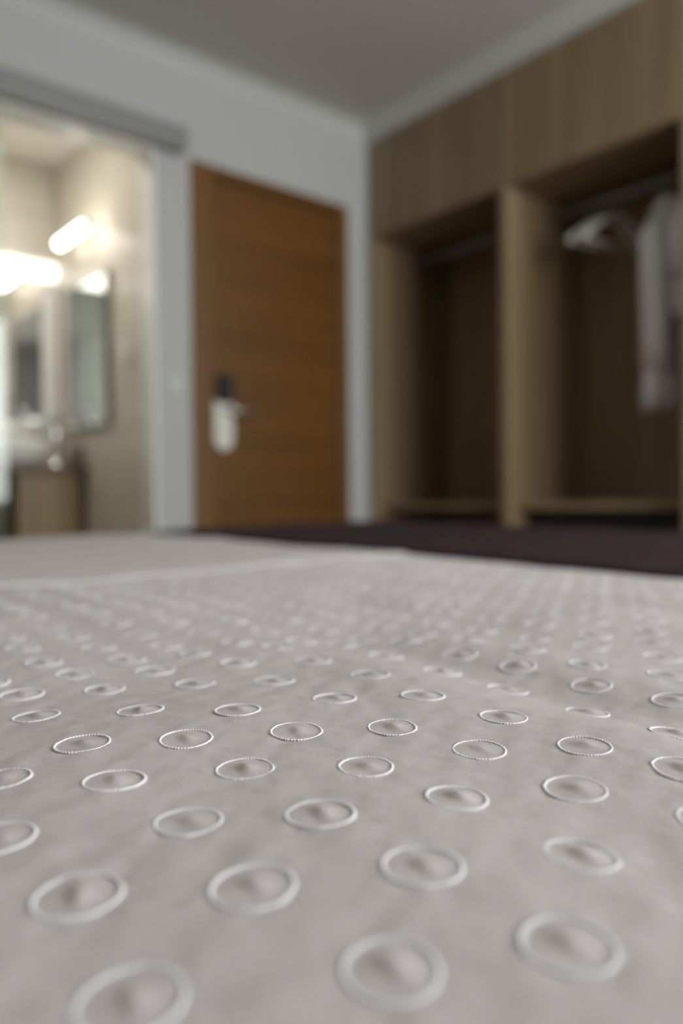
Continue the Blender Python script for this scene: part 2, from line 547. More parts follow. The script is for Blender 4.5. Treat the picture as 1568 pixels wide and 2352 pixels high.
# unseen ceiling lamp, added to brighten the bathroom and its right wall
cl = empty('unseen_fill_downlight', (-1.85, 0.42, BCEIL))
bm = bmesh.new()
add_lathe(bm, [(0.060, 0.0), (0.060, -0.006), (0.045, -0.008), (0.045, 0.0)], (-1.85, 0.42, BCEIL), 28)
obj_from_bm('trim_ring', bm, 'white_frame', cl)
bm = bmesh.new()
add_lathe(bm, [(0.043, -0.0085), (0.043, -0.0105)], (-1.85, 0.42, BCEIL), 28)
obj_from_bm('lens', bm, 'fill_downlight', cl)
tag(cl, 'unseen round fill lamp added in the bathroom ceiling', 'lamp')

# mirror with wide white frame on the back wall
mb = empty('framed_mirror', (-1.60, BY, 0.95))
box('mirror_glass', (-1.99, BY - 0.016, 1.0), (-1.30, BY - 0.010, 1.775), 'mirror', mb, 0)
for lo_, hi_ in (((-2.06, BY - 0.030, 1.765), (-1.235, BY, 1.855)), ((-2.06, BY - 0.030, 0.955), (-1.235, BY, 1.005)),
                 ((-1.31, BY - 0.031, 1.005), (-1.235, BY, 1.765)), ((-2.06, BY - 0.031, 1.005), (-1.985, BY, 1.765))):
    fb = box('frame_bar' if lo_[2] != 1.765 else 'light_bar', lo_, hi_, 'white_frame' if lo_[2] != 1.765 else 'light_bar', mb, 0.003)
    if lo_[2] == 1.765:
        tag(fb, 'glowing white light bar along the mirror top')
tag(mb, 'wall mirror in a wide white frame with a glowing top bar', 'mirror')
# narrow mirror on the right wall under the lamp
mr = empty('narrow_mirror', (BX, 0.70, 0.945))
box('mirror_glass', (BX - 0.022, 0.450, 0.955), (BX - 0.018, 0.965, 1.665), 'mirror', mr, 0)
box('mirror_back', (BX - 0.018, 0.440, 0.945), (BX, 0.975, 1.675), 'bronze', mr, 0.001)
box('mirror_edge', (BX - 0.026, 0.434, 0.945), (BX, 0.450, 1.675), 'bronze', mr, 0.001)
tag(mr, 'narrow dark edged mirror on bathroom wall below the lamp', 'mirror')

# towel ring
tr = empty('towel_ring', (BX, 0.235, 1.26))
bm = bmesh.new()
pts = [(BX - 0.035, 0.235 + 0.06 * math.sin(2 * math.pi * k / 24), 1.205 + 0.06 * math.cos(2 * math.pi * k / 24)) for k in range(25)]
add_tube(bm, pts, 0.004, 8)
obj_from_bm('ring', bm, 'chrome', tr, smooth=True)
tube('post', [(BX, 0.235, 1.265), (BX - 0.04, 0.235, 1.265)], 0.012, 'chrome', tr, 12)
tag(tr, 'small round towel ring on the cream bathroom wall', 'towel ring')

# vanity
va = empty('washbasin_cabinet', (-1.6, 0.94, 0.0))
box('counter', (-2.15, 0.715, 0.728), (BX - 0.003, BY - 0.002, 0.762), 'vanity_top', va, 0.002)
box('cabinet_door', (-1.565, 0.748, 0.20), (-1.262, 0.768, 0.722), 'vanity', va, 0.002)
box('cabinet_body', (-1.565, 0.768, 0.19), (-1.255, BY - 0.002, 0.728), 'vanity', va, 0.001)
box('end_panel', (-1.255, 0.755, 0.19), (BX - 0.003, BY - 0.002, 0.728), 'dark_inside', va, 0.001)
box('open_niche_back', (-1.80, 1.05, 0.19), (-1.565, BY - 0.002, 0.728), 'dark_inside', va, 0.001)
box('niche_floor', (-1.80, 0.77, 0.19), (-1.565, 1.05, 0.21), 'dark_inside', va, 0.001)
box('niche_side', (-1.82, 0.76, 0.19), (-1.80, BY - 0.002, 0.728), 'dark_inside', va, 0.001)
box('cabinet_body', (-2.15, 0.768, 0.19), (-1.82, BY - 0.002, 0.728), 'vanity', va, 0.001)
tag(va, 'oak washbasin cabinet with dark top against the bathroom wall', 'cabinet')
bm = bmesh.new()
add_lathe(bm, [(0.15, 0.0), (0.205, 0.03), (0.235, 0.09), (0.24, 0.128), (0.232, 0.128), (0.222, 0.09), (0.18, 0.04), (0.03, 0.025)], (-1.60, 0.90, 0.762), 36, 1.0, 0.80)
sk = obj_from_bm('washbasin', bm, 'porcelain', None, smooth=True, loc=(-1.60, 0.90, 0.762))
tag(sk, 'white round countertop washbasin on the oak cabinet', 'washbasin')
tp = empty('basin_tap', (-1.325, 0.90, 0.762))
bm = bmesh.new()
add_lathe(bm, [(0.027, 0.0), (0.027, 0.008), (0.019, 0.012), (0.019, 0.27), (0.023, 0.275), (0.023, 0.31), (0.016, 0.318)], (-1.325, 0.90, 0.762), 20)
obj_from_bm('tap_body', bm, 'chrome', tp, smooth=True)
tube('spout', [(-1.325, 0.90, 0.99), (-1.39, 0.90, 1.0), (-1.455, 0.90, 0.985), (-1.462, 0.90, 0.968)], [0.013, 0.012, 0.011, 0.010], 'chrome', tp, 12)
tube('tap_handle', [(-1.325, 0.90, 1.078), (-1.325, 0.86, 1.098), (-1.325, 0.83, 1.105)], 0.006, 'chrome', tp, 10)
tag(tp, 'tall chrome tap standing beside the washbasin', 'tap')
bm = bmesh.new()
add_lathe(bm, [(0.030, 0.0), (0.033, 0.004), (0.036, 0.10), (0.033, 0.10), (0.030, 0.008)], (-1.262, 0.80, 0.762), 20)
cp = obj_from_bm('tumbler', bm, 'bronze', None, smooth=True, loc=(-1.262, 0.80, 0.762))
tag(cp, 'small dark tumbler on the washbasin counter', 'tumbler')

# ------------------------------------------------------------------ wardrobe
WY0, WY1 = -0.030, -1.742
DV0, DV1 = -0.893, -0.932
wd = empty('wardrobe', (0.3, (WY0 + WY1) / 2, 0.0))
box('side_panel', (0.0, WY0 - 0.022, 0.0), (0.598, WY0, 1.950), 'oak', wd, 0.001)
box('side_panel', (0.0, WY1, 0.0), (0.598, WY1 + 0.022, 1.950), 'oak', wd, 0.001)
box('divider_panel', (0.0, DV1, 0.0), (0.580, DV0, 1.950), 'oak', wd, 0.0015)
box('back_panel', (0.580, WY1 + 0.022, 0.0), (0.598, WY0 - 0.022, 1.950), 'oak_inside', wd, 0)
box('upper_cabinet_floor', (0.020, WY1, 1.950), (0.598, WY0, 1.972), 'shelf', wd, 0.001)
box('upper_cabinet_body', (0.022, WY1, 1.972), (0.598, WY0, 2.448), 'oak_inside', wd, 0.001)
nd = 4
wdt = (WY0 - WY1) / nd
for k in range(nd):
    ya = WY0 - k * wdt
    box('cabinet_door', (0.0, ya - wdt + 0.0015, 1.948), (0.020, ya - 0.0015, 2.448), 'oak', wd, 0.001)
for a, b in ((DV0, WY0 - 0.022), (WY1 + 0.022, DV1)):
    box('shelf', (0.070, a, 0.530), (0.580, b, 0.560), 'shelf', wd, 0.001)
    box('plinth', (0.030, a, 0.0), (0.050, b, 0.08), 'oak', wd, 0.001)
    box('bottom_shelf', (0.004, a, 0.08), (0.580, b, 0.10), 'shelf', wd, 0.001)
    rl = tube('hanging_rail', [(0.30, a, 1.865), (0.30, b, 1.865)], 0.0155, 'dark_metal', wd, 14)
    for yy, s in ((a, 1), (b, -1)):
        tube('rail_socket', [(0.30, yy, 1.865), (0.30, yy + s * 0.012, 1.865)], 0.02, 'dark_metal', rl, 14)
rp_ = box('recess_shade_panel', (0.14, WY1 + 0.022, 0.10), (0.16, DV1, 0.530), 'black', wd, 0.001)  # black sheet added to deepen the shade in the recess
tag(rp_, 'black panel deepening the shade under the right shelf')
tag(wd, 'built-in open grey oak wardrobe with two hanging bays and upper cabinets', 'wardrobe')

# ------------------------------------------------------------------ hangers and robes
def make_hanger(y, rot, label, zt=1.865, half=0.215, x0=0.30):
    """hook over the rail, two sloping arms and a bottom bar, rot turns it about the hook"""
    h = empty('clothes_hanger', (x0, y, zt - 0.21))
    c, s = math.cos(rot), math.sin(rot)
    P = lambda t, z: (x0 + t * c, y + t * s, zt + z)
    bm_ = bmesh.new()
    hk = [P(0, -0.075), P(0, -0.048), P(0.006, -0.036), P(0.0165, -0.020)]
    for k in range(11):
        a = R(-40 + 22 * k)
        hk.append(P(0.0185 * math.cos(a), 0.0185 * math.sin(a) - 0.0005))
    add_tube(bm_, hk, 0.0022, 8)
    obj_from_bm('hook', bm_, 'steel', h, smooth=True)
    bm_ = bmesh.new()
    arm = []
    for k in range(15):
        t = -1 + 2 * k / 14
        arm.append(P(half * t, -0.072 - 0.135 * abs(t) ** 1.35))
    add_tube(bm_, arm, [0.010 + 0.008 * abs(-1 + 2 * k / 14) for k in range(15)], 10)
    obj_from_bm('shoulder_arm', bm_, 'hanger', h, smooth=True)
    bm_ = bmesh.new()
    add_tube(bm_, [P(-half * 0.93, -0.208), P(half * 0.93, -0.208)], 0.006, 10)
    obj_from_bm('bottom_bar', bm_, 'hanger', h, smooth=True)
    tag(h, label, 'hanger', 'hangers on the right wardrobe rail')
    return h
make_hanger(-1.235, R(-13), 'empty pale clothes hanger nearest the divider on wardrobe rail')
make_hanger(-1.290, R(-10), 'empty pale clothes hanger just behind the white robe')
make_hanger(-1.515, R(0), 'clothes hanger carrying the long white robe', half=0.135)
make_hanger(-1.652, R(0), 'clothes hanger carrying the short white garment at frame edge', half=0.165)

def loft(name, sections, mat, parent, seg=48, folds=9, famp=0.0, seed=1, cap=True):
    """sections: (z, cx, cy, half x, half y, fold strength)"""
    rnd = random.Random(seed)
    ph = [rnd.uniform(0, 6.28) for _ in range(3)]
    bm_ = bmesh.new()
    rings = []
    for z, cx, cy, hx, hy, fs in sections:
        ring = []
        for k in range(seg):
            t = 2 * math.pi * k / seg
            f = 1 + fs * famp * (0.6 * math.cos(folds * t + ph[0] + 1.5 * z) + 0.4 * math.cos((folds * 2 - 3) * t + ph[1]))
            ct, st = math.cos(t), math.sin(t)
            x = math.copysign(abs(ct) ** 0.8, ct) * hx * (1 + 0.3 * (f - 1))
            y_ = math.copysign(abs(st) ** 0.8, st) * hy * f
            ring.append(bm_.verts.new((cx + x, cy + y_, z + 0.006 * fs * math.cos(3 * t + ph[2]))))
        rings.append(ring)
    for r0, r1 in zip(rings[:-1], rings[1:]):
        for k in range(seg):
            bm_.faces.new((r0[k], r0[(k + 1) % seg], r1[(k + 1) % seg], r1[k]))
    if cap:
        bm_.faces.new(rings[0][::-1]); bm_.faces.new(rings[-1])
    return obj_from_bm(name, bm_, mat, parent, smooth=True)

# long robe: narrow at the collar, falling to a straight hem
RY = -1.515
rb = empty('bathrobe', (0.29, RY, 0.90))
loft('robe_body', [(1.800, 0.300, RY, 0.030, 0.026, 0), (1.775, 0.300, RY, 0.060, 0.036, 0), (1.72, 0.298, RY, 0.100, 0.046, .2), (1.655, 0.295, RY, 0.140, 0.052, .3),
                   (1.60, 0.292, RY, 0.160, 0.056, .4), (1.45, 0.292, RY, 0.152, 0.054, .5), (1.28, 0.294, RY, 0.142, 0.050, .6),
                   (1.15, 0.295, RY, 0.142, 0.054, .8), (1.0, 0.290, RY, 0.150, 0.060, .9), (0.925, 0.288, RY, 0.150, 0.064, 1)], 'robe', rb, 64, 8, 0.22, 4)
for sx, ph in ((-1, 1), (1, 2)):
    loft('sleeve', [(1.66, 0.294 + sx * 0.118, RY, 0.028, 0.030, 0), (1.60, 0.291 + sx * 0.136, RY - .003, 0.036, 0.044, .2), (1.42, 0.291 + sx * 0.130, RY - .005, 0.034, 0.048, .4),
                    (1.20, 0.293 + sx * 0.116, RY - .006, 0.034, 0.052, .5), (1.08, 0.293 + sx * 0.112, RY - .006, 0.036, 0.056, .5)], 'robe', rb, 28, 4, 0.12, ph)
bm = bmesh.new()
add_tube(bm, [(0.24, RY - .056, 1.58), (0.26, RY - .050, 1.70), (0.28, RY - .040, 1.77), (0.30, RY - .022, 1.80), (0.32, RY - .040, 1.77), (0.34, RY - .050, 1.70), (0.36, RY - .058, 1.56)], [0.010, 0.013, 0.014, 0.013, 0.014, 0.013, 0.010], 10)
obj_from_bm('collar', bm, 'robe', rb, smooth=True)
tag(rb, 'long white bathrobe hanging on the right wardrobe rail', 'bathrobe')
# short garment, mostly beyond the frame's edge
sg = empty('hanging_shirt', (0.29, -1.653, 1.27))
loft('shirt_body', [(1.800, 0.300, -1.652, 0.040, 0.026, 0), (1.775, 0.300, -1.652, 0.085, 0.034, 0), (1.72, 0.298, -1.652, 0.140, 0.040, .2), (1.655, 0.296, -1.653, 0.185, 0.045, .4),
                    (1.55, 0.295, -1.653, 0.185, 0.044, .7), (1.40, 0.295, -1.653, 0.180, 0.046, 1), (1.275, 0.295, -1.653, 0.186, 0.050, 1)], 'robe', sg, 56, 8, 0.25, 9)
for sx, ph in ((-1, 5), (1, 6)):
    loft('sleeve', [(1.66, 0.296 + sx * 0.165, -1.654, 0.026, 0.026, 0), (1.58, 0.294 + sx * 0.180, -1.656, 0.030, 0.034, .4), (1.42, 0.294 + sx * 0.184, -1.658, 0.032, 0.038, 1)], 'robe', sg, 24, 5, 0.2, ph)
tag(sg, 'short white garment hanging beside the long robe at the frame edge', 'garment')

# ------------------------------------------------------------------ bed
BX0, BX1 = -3.352, -1.290      # head, foot
BY0, BY1 = -3.512, -1.512      # near side, far side
RUN_X = -1.986                 # near edge of the runner
SEAM_Y = -2.303
H0, SLOPE = 0.0938, 0.0206
HX, HY = math.sin(YAW), math.cos(YAW)
rng = np.random.default_rng(7)
WAVES = []
for lam, amp, cnt in ((0.34, 0.0007, 5), (0.13, 0.00040, 9), (0.075, 0.00008, 10)):
    for _ in range(cnt):
        th = rng.uniform(0, 2 * math.pi)
        k = 2 * math.pi / (lam * rng.uniform(0.8, 1.25))
        WAVES.append((k * math.cos(th), k * math.sin(th), rng.uniform(0, 6.28), amp * rng.uniform(0.5, 1.2)))
FINE = []
for lam, amp, cnt in ((0.020, 0.000045, 14), (0.010, 0.000020, 14)):
    for _ in range(cnt):
        th = rng.uniform(0, 2 * math.pi)
        k = 2 * math.pi / (lam * rng.uniform(0.7, 1.4))
        FINE.append((k * math.cos(th), k * math.sin(th), rng.uniform(0, 6.28), amp * rng.uniform(0.5, 1.2)))

# soft creases in the cloth: (polyline, depth, half width, skew)
CREASES = [
    ([(-2.4631, -2.7026), (-2.4589, -2.7848), (-2.4581, -2.828), (-2.4615, -2.8726), (-2.467, -2.9185), (-2.4664, -2.9541), (-2.478, -3.05), (-2.49, -3.2)], -0.0036, 0.017),
    ([(-2.420, -2.74), (-2.418, -2.84), (-2.425, -2.93), (-2.43, -3.06)], 0.0016, 0.020),
    ([(-2.5285, -2.828), (-2.5411, -2.8577), (-2.5559, -2.8833)], -0.0006, 0.0045),
    ([(-2.6374, -2.9154), (-2.609, -2.8999), (-2.5796, -2.8882)], 0.0005, 0.006),
    ([(-2.5731, -2.9839), (-2.5771, -3.0063), (-2.585, -3.0241)], -0.0007, 0.006),
    ([(-2.660, -2.900), (-2.690, -2.870), (-2.72, -2.845)], 0.0009, 0.010),
    ([(-2.30, -2.50), (-2.34, -2.62), (-2.36, -2.72)], -0.0012, 0.016),
    ([(-2.62, -2.40), (-2.55, -2.52), (-2.50, -2.66)], 0.0012, 0.016),
    ([(-2.20, -2.75), (-2.21, -2.9), (-2.24, -3.1)], -0.0018, 0.018),
]

def crease_h(x, y):
    h = np.zeros_like(x)
    for pts, dep, sig in CREASES:
        L = 0.0
        best = np.full_like(x, 1e9)
        tpos = np.zeros_like(x)
        tot = sum(math.dist(a, b) for a, b in zip(pts[:-1], pts[1:]))
        for a, b in zip(pts[:-1], pts[1:]):
            dx, dy = b[0] - a[0], b[1] - a[1]
            ln = math.hypot(dx, dy)
            t = np.clip(((x - a[0]) * dx + (y - a[1]) * dy) / ln ** 2, 0, 1)
            d2 = (x - a[0] - t * dx) ** 2 + (y - a[1] - t * dy) ** 2
            m_ = d2 < best
            best = np.where(m_, d2, best)
            tpos = np.where(m_, L + t * ln, tpos)
            L += ln
        e = np.clip(np.minimum(tpos, tot - tpos) / (0.25 * tot), 0, 1)
        e = 0.15 + 0.85 * e * e * (3 - 2 * e)
        h += dep * e * np.exp(-best / (2 * sig ** 2))
    return h

Z_MEAN = 0.0014        # levels the uneven cloth
def bed_base(x, y):
    """gently rising, softly uneven top of the made bed"""
    x = np.asarray(x, float); y = np.asarray(y, float)
    d = (x - CAM.x) * HX + (y - CAM.y) * HY
    z = CAM.z - H0 + SLOPE * np.clip(d, -0.6, 2.2)
    for kx, ky, p, a in WAVES:
        z = z + a * np.sin(kx * x + ky * y + p)
    return z + crease_h(x, y) - Z_MEAN

# where the embroidered rings sit
SEEN = {(0, 0): (-2.5973, -2.918), (0, -1): (-2.6285, -2.8924), (0, -2): (-2.6669, -2.8756), (1, -3): (-2.6606, -2.8332), (1, -2): (-2.6301, -2.8549),
        (1, -1): (-2.5938, -2.8743), (1, 0): (-2.5632, -2.8949), (0, 1): (-2.5556, -2.9317), (0, 2): (-2.5256, -2.9547), (1, 1): (-2.5195, -2.9136),
        (1, 2): (-2.4732, -2.922), (2, 0): (-2.5214, -2.8704), (2, -1): (-2.5528, -2.8472), (2, -2): (-2.5966, -2.8372), (2, -3): (-2.6244, -2.8048),
        (2, -4): (-2.6581, -2.7761), (-1, 1): (-2.5932, -2.9547), (-1, 0): (-2.6332, -2.9391), (-1, -1): (-2.6635, -2.9177), (-1, 2): (-2.5579, -2.9723),
        (-2, 2): (-2.5953, -2.999), (-2, 1): (-2.6336, -2.9797), (-2, 0): (-2.67, -2.9603), (-2, -1): (-2.7019, -2.9353), (-3, 1): (-2.6658, -3.0029),
        (-3, 2): (-2.6333, -3.0209), (2, 1): (-2.467, -2.8743), (2, 2): (-2.439, -2.9021), (3, -2): (-2.5484, -2.7947), (3, -3): (-2.5802, -2.7723),
        (3, -4): (-2.6169, -2.7499), (3, -5): (-2.65, -2.7321), (3, -1): (-2.5084, -2.8212), (3, 0): (-2.4665, -2.831), (3, 1): (-2.4357, -2.8562),
        (0, -3): (-2.6935, -2.8475), (-1, -2): (-2.7071, -2.8922), (-1, 3): (-2.5187, -2.9873), (-2, 3): (-2.5464, -3.0104), (-3, 0): (-2.7079, -2.9768),
        (0, 3): (-2.4767, -2.9636), (1, 3): (-2.437, -2.9423), (2, 3): (-2.3956, -2.9181), (3, 2): (-2.411, -2.8819), (4, 1): (-2.4047, -2.839),
        (4, 0): (-2.4371, -2.8171), (4, -1): (-2.4629, -2.7842), (4, -2): (-2.5051, -2.7696), (4, -3): (-2.5388, -2.7463), (4, -4): (-2.5815, -2.7318),
        (4, -5): (-2.6169, -2.7123), (5, -6): (-2.6215, -2.6788), (5, -5): (-2.5823, -2.6986), (5, -4): (-2.5434, -2.7063), (5, -3): (-2.498, -2.7252),
        (5, -2): (-2.4576, -2.7381), (5, -1): (-2.4246, -2.7614), (5, 0): (-2.4033, -2.7933), (4, 2): (-2.3675, -2.8559), (3, 3): (-2.3596, -2.8955),
        (4, 3): (-2.3199, -2.868)}
LO, LA, LB = np.array([-2.5926, -2.9122]), np.array([0.03817, 0.02343]), np.array([0.03629, -0.01938])
RING_R = 0.0094
rings = []
rr = random.Random(11)
for i in range(-16, 30):
    for j in range(-30, 30):
        p = SEEN.get((i, j))
        if p is None:
            q = LO + i * LA + j * LB
            p = (q[0] + rr.uniform(-.0015, .0015), q[1] + rr.uniform(-.0015, .0015))
        if -2.90 < p[0] < RUN_X - 0.012 and -3.34 < p[1] < SEAM_Y - 0.03:
            rings.append((p[0], p[1], rr.uniform(0.95, 1.05), rr.randrange(4), rr.uniform(0, 6.28), rr.uniform(0.75, 1.2), rr.uniform(-.35, .35)))

def axis_samples(segs):
    """segs: (start, end, step)"""
    out = []
    for a, b, st in segs:
        n_ = max(1, round((b - a) / st))
        out += [a + (b - a) * k / n_ for k in range(n_)]
    out.append(segs[-1][1])
    return np.array(out)

def bend(u, lo_, hi_, r):
    """a cloth coordinate running over an edge and down: returns position and drop"""
    pos, drop = u.copy(), np.zeros_like(u)
    for sgn, e in ((1, hi_), (-1, lo_)):
        t = sgn * u - (sgn * e - r)
        over = t > 0
        a = np.clip(t / r, 0, math.pi / 2)
        pos = np.where(over, e - sgn * r + sgn * r * np.sin(a), pos)
        drop = np.where(over, r * (1 - np.cos(a)) + np.clip(t - r * math.pi / 2, 0, None), drop)
    return pos, drop

def grid_mesh(name, X, Y, Z, mat, parent=None, loc=(0, 0, 0), thickness=0.0):
    nx, ny = X.shape
    co = np.stack([X - loc[0], Y - loc[1], Z - loc[2]], -1).reshape(-1, 3)
    idx = np.arange(nx * ny).reshape(nx, ny)
    q = np.stack([idx[:-1, :-1], idx[1:, :-1], idx[1:, 1:], idx[:-1, 1:]], -1).reshape(-1, 4)
    me = bpy.data.meshes.new(name)
    me.vertices.add(len(co)); me.vertices.foreach_set('co', co.ravel())
    me.loops.add(q.size); me.loops.foreach_set('vertex_index', q.ravel())
    me.polygons.add(len(q))
    me.polygons.foreach_set('loop_start', np.arange(0, q.size, 4))
    me.polygons.foreach_set('loop_total', np.full(len(q), 4))
    me.polygons.foreach_set('use_smooth', np.ones(len(q), bool))
    me.update(calc_edges=True)
    me.materials.append(M[mat])
    o = bpy.data.objects.new(name, me)
    COL.objects.link(o)
    if parent is not None:
        o.parent = parent
        o.location = Vector(loc) - world_loc(parent)
    else:
        o.location = loc
    if thickness:
        md = o.modifiers.new('thickness', 'SOLIDIFY')
        md.thickness = thickness
        md.offset = -1
    return o

# bed frame, mattress
bed = empty('bed', ((BX0 + BX1) / 2, (BY0 + BY1) / 2, 0.0))
box('bed_base', (BX0 + 0.02, BY0 + 0.03, 0.08), (BX1 - 0.03, BY1 - 0.03, 0.24), 'bed_base', bed, 0.01)
for x in (BX0 + 0.12, BX1 - 0.14):
    for y in (BY0 + 0.13, BY1 - 0.13):
        box('leg', (x - 0.03, y - 0.03, 0.0), (x + 0.03, y + 0.03, 0.08), 'dark_inside', bed, 0.003)
box('headboard', (XW + 0.002, BY0 - 0.05, 0.05), (BX0 - 0.004, BY1 + 0.05, 1.05), 'bed_base', bed, 0.012)
xs = np.linspace(BX0 + 0.004, BX1 - 0.018, 30)
ys = np.linspace(BY0 + 0.018, BY1 - 0.018, 30)
bm = bmesh.new()
gv = [[bm.verts.new((x, y, float(bed_base(x, y)) - 0.022)) for y in ys] for x in xs]
for i in range(29):
    for j in range(29):
        bm.faces.new((gv[i][j], gv[i + 1][j], gv[i + 1][j + 1], gv[i][j + 1]))
rim = [gv[i][0] for i in range(30)] + [gv[29][j] for j in range(1, 30)] + [gv[i][29] for i in range(28, -1, -1)] + [gv[0][j] for j in range(28, 0, -1)]
low = [bm.verts.new((v.co.x, v.co.y, 0.242)) for v in rim]
for k in range(len(rim)):
    bm.faces.new((rim[k], rim[(k + 1) % len(rim)], low[(k + 1) % len(rim)], low[k]))
bm.faces.new(low)
obj_from_bm('mattress', bm, 'mattress', bed, smooth=False)
tag(bed, 'made double bed with a dark base under the white bedspread', 'bed')

# bedspread: one continuous cloth, finely meshed where the embroidery shows
U = axis_samples([(BX0, -2.92, 0.03), (-2.92, -2.78, 0.006), (-2.78, -2.22, 0.00135), (-2.22, -1.97, 0.0035), (-1.97, BX1 - 0.06, 0.015), (BX1 - 0.06, BX1 + 0.03, 0.006), (BX1 + 0.03, BX1 + 0.24, 0.03)])
V = axis_samples([(BY0 - 0.24, BY0 - 0.03, 0.03), (BY0 - 0.03, BY0 + 0.06, 0.008), (BY0 + 0.06, -3.14, 0.012), (-3.14, -2.58, 0.00135), (-2.58, -2.25, 0.0035), (-2.25, BY1 - 0.06, 0.012), (BY1 - 0.06, BY1 + 0.03, 0.006), (BY1 + 0.03, BY1 + 0.24, 0.03)])
px, dx_ = bend(U, BX0 - 1.0, BX1, 0.035)
py, dy_ = bend(V, BY0, BY1, 0.035)
GX, GY = np.meshgrid(px, py, indexing='ij')
GZ = bed_base(GX, GY)
UU, VV = np.meshgrid(U, V, indexing='ij')
for kx, ky, p, a in FINE:
    GZ += a * np.sin(kx * UU + ky * VV + p)
for (cx, cy, sc, var, rot, bs, tw) in rings:
    i0, i1 = np.searchsorted(U, [cx - 0.019, cx + 0.019])
    j0, j1 = np.searchsorted(V, [cy - 0.019, cy + 0.019])
    if i1 - i0 < 3 or j1 - j0 < 3:
        continue
    X_ = UU[i0:i1, j0:j1] - cx
    Y_ = VV[i0:i1, j0:j1] - cy
    ct, st = math.cos(tw), math.sin(tw)
    a_ = (X_ * ct + Y_ * st) - 0.0006
    b_ = (-X_ * st + Y_ * ct) + 0.0005
    r_ = np.hypot(X_, Y_)
    dome = 0.0015 * bs * (0.5 + 0.5 * np.tanh((a_ + 0.0019) / 0.00075)) * np.exp(-(np.clip(a_ + 0.0012, 0, None) / 0.0046) ** 2 - (b_ / 0.0044) ** 2)
    groove = -0.00012 * np.exp(-((r_ - RING_R * sc) / 0.0017) ** 2)
    ang = np.arctan2(Y_, X_)
    puck = 0.00013 * np.exp(-((r_ - 0.0135) / 0.003) ** 2) * np.cos(7 * ang + rot) 
    GZ[i0:i1, j0:j1] += dome + groove + puck
DROP = np.maximum(dx_[:, None], dy_[None, :])
ripple = np.clip(DROP - 0.03, 0, None) * 0.10
GX = GX + np.where(dx_[:, None] >= dy_[None, :], ripple * np.sin(VV * 23), 0)
GY = GY + np.where(dy_[None, :] > dx_[:, None], ripple * np.sin(UU * 23), 0) * np.sign(VV - (BY0 + BY1) / 2)
GZ = GZ - DROP
bs_loc = ((BX0 + BX1) / 2, (BY0 + BY1) / 2, 0.45)
spread = grid_mesh('bedspread', GX, GY, GZ, 'sheet', loc=bs_loc)
tag(spread, 'white cotton bedspread embroidered with rows of small rings', 'bedspread')

# hem seam: a narrow raised fold across the cloth
su = np.linspace(BX0 + 0.3, RUN_X + 0.03, 240)
sv = np.array([-0.0140, -0.0134, -0.0115, 0.0, 0.0115, 0.0134, 0.0140])
sh = np.array([-0.0012, 0.0007, 0.0011, 0.0012, 0.0011, 0.0007, -0.0012])
SX = np.repeat(su[:, None], 7, 1)
SY = SEAM_Y + sv[None, :] + 0.0012 * np.sin(su * 9.0)[:, None]
SZ = bed_base(SX, SY) + sh[None, :] + 0.0004
seam = grid_mesh('hem_seam', SX, SY, SZ, 'hem', spread, bs_loc)

# stitched rings: a few shared meshes of slanted satin stitches
def ring_mesh(var, seg, nst):
    rv = random.Random(100 + var)
    ph = [rv.uniform(0, 6.28) for _ in range(4)]
    el = rv.uniform(-0.03, 0.03)
    prof = 6
    verts, faces = [], []
    jit = [rv.uniform(-1, 1) for _ in range(nst)]
    gap = rv.uniform(0, 6.28)
    for k in range(seg):
        t = 2 * math.pi * k / seg
        s = t / (2 * math.pi) * nst
        st_ = 0.5 + 0.5 * math.cos(2 * math.pi * s)
        jt = jit[int(s) % nst]
        R0 = RING_R * (1 + el * math.cos(2 * t + ph[0]) + 0.008 * math.sin(3 * t + ph[1])) + 0.00010 * jt
        wdt_ = 0.00056 * (0.82 + 0.30 * st_ + 0.10 * jt) * (1 - 0.25 * math.exp(-((math.sin((t - gap) / 2)) / 0.15) ** 2))
        hgt = 0.00048 * (0.62 + 0.50 * st_) * (1 - 0.35 * math.exp(-((math.sin((t - gap) / 2)) / 0.15) ** 2))
        for q in range(prof):
            b = 2 * math.pi * q / prof
            rad = R0 + wdt_ * math.cos(b)
            z = hgt * math.sin(b) + 0.00005
            sl = t + 0.022 * math.cos(b)      # slanted stitches
            verts.append((rad * math.cos(sl), rad * math.sin(sl), z))
    for k in range(seg):
        for q in range(prof):
            faces.append((k * prof + q, ((k + 1) % seg) * prof + q, ((k + 1) % seg) * prof + (q + 1) % prof, k * prof + (q + 1) % prof))
    me = bpy.data.meshes.new('embroidered_ring')
    me.from_pydata(verts, [], faces)
    for p_ in me.polygons:
        p_.use_smooth = True
    me.materials.append(M['thread'])
    return me
RM = [ring_mesh(v, 208, 52) for v in range(4)]

def ring_matrix(cx, cy, sc, rot):
    e = 0.006
    z0 = float(bed_base(cx, cy))
    gx = (float(bed_base(cx + e, cy)) - float(bed_base(cx - e, cy))) / (2 * e)
    gy = (float(bed_base(cx, cy + e)) - float(bed_base(cx, cy - e))) / (2 * e)
    nrm = Vector((-gx, -gy, 1)).normalized()
    tx = Vector((1, 0, gx)).normalized()
    ty = nrm.cross(tx)
    m_ = Matrix((tx, ty, nrm)).transposed().to_4x4() @ Matrix.Rotation(rot, 4, 'Z') @ Matrix.Scale(sc, 4)
    m_.translation = Vector((cx, cy, z0)) - nrm * 0.00008
    return m_

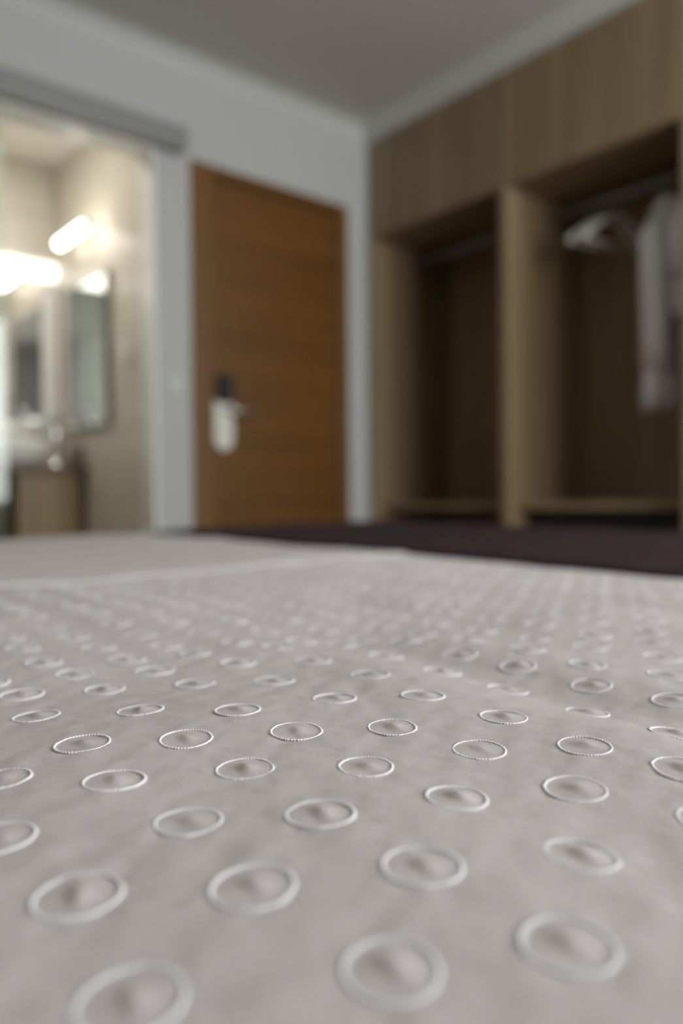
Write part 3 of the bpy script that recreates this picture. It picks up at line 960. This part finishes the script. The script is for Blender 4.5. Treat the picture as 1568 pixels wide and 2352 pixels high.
def screen_size(cx, cy):
    d = Vector((cx, cy, float(bed_base(cx, cy)))) - CAM
    z = d.dot(fwd)
    if z < 0.02:
        return 0
    u_, v_ = F_PX * d.dot(right) / z, F_PX * d.dot(up) / z
    return 1 / z if abs(u_) < 900 and abs(v_) < 1300 else 0.001 / z
rings.sort(key=lambda r: -screen_size(r[0], r[1]))
base_inv = Matrix.Translation(-Vector(bs_loc))
for (cx, cy, sc, var, rot, bs, tw) in rings[:300]:
    o = bpy.data.objects.new('embroidered_ring', RM[var])
    COL.objects.link(o)
    o.parent = spread
    o.matrix_local = base_inv @ ring_matrix(cx, cy, sc, rot)
rest = rings[300:]
if rest:
    low = ring_mesh(0, 48, 12)
    n0 = len(low.vertices)
    base = np.empty(n0 * 3); low.vertices.foreach_get('co', base); base = base.reshape(-1, 3)
    fac = np.array([list(p.vertices) for p in low.polygons])
    vs_all, fs_all = [], []
    for q, (cx, cy, sc, var, rot, bs, tw) in enumerate(rest):
        m_ = np.array(base_inv @ ring_matrix(cx, cy, sc, rot))
        vs_all.append(base @ m_[:3, :3].T + m_[:3, 3])
        fs_all.append(fac + q * n0)
    me = bpy.data.meshes.new('further_embroidered_rings')
    me.from_pydata(np.concatenate(vs_all).tolist(), [], np.concatenate(fs_all).tolist())
    for p_ in me.polygons:
        p_.use_smooth = True
    me.materials.append(M['thread'])
    o = bpy.data.objects.new('further_embroidered_rings', me)
    COL.objects.link(o)
    o.parent = spread
    o['kind'] = 'stuff'
    bpy.data.meshes.remove(low)

# dark runner laid over the foot of the bed, hanging down at the sides
U = axis_samples([(RUN_X, RUN_X + 0.03, 0.003), (RUN_X + 0.03, BX1 - 0.05, 0.015), (BX1 - 0.05, BX1 + 0.04, 0.006), (BX1 + 0.04, BX1 + 0.20, 0.03)])
V = axis_samples([(BY0 - 0.30, BY0 - 0.03, 0.03), (BY0 - 0.03, BY0 + 0.06, 0.008), (BY0 + 0.06, BY1 - 0.06, 0.012), (BY1 - 0.06, BY1 + 0.04, 0.006), (BY1 + 0.04, BY1 + 0.30, 0.03)])
off = 0.006
px, dx_ = bend(U, BX0 - 1.0, BX1 + 0.012, 0.040)
py, dy_ = bend(V, BY0 - 0.012, BY1 + 0.012, 0.040)
GX, GY = np.meshgrid(px, py, indexing='ij')
UU, VV = np.meshgrid(U, V, indexing='ij')
edge = np.clip(1 - (UU - RUN_X) / 0.02, 0, 1)
GX = GX + np.clip(1 - (UU - RUN_X) / 0.15, 0, 1) * (0.006 * np.sin(VV * 5.1 + 0.6) + 0.003 * np.sin(VV * 17))
GZ = bed_base(GX, GY) + 0.0065 - 0.003 * edge ** 2 + 0.0012 * np.sin(UU * 19 + 2 * np.sin(VV * 4)) * np.clip((UU - RUN_X) / 0.1, 0, 1) - np.maximum(dx_[:, None], dy_[None, :])
rn = grid_mesh('bed_runner', GX, GY, GZ, 'runner', loc=((RUN_X + BX1) / 2, (BY0 + BY1) / 2, 0.48), thickness=0.004)
tag(rn, 'dark plum bed runner lying across the foot of the bed', 'bed runner')
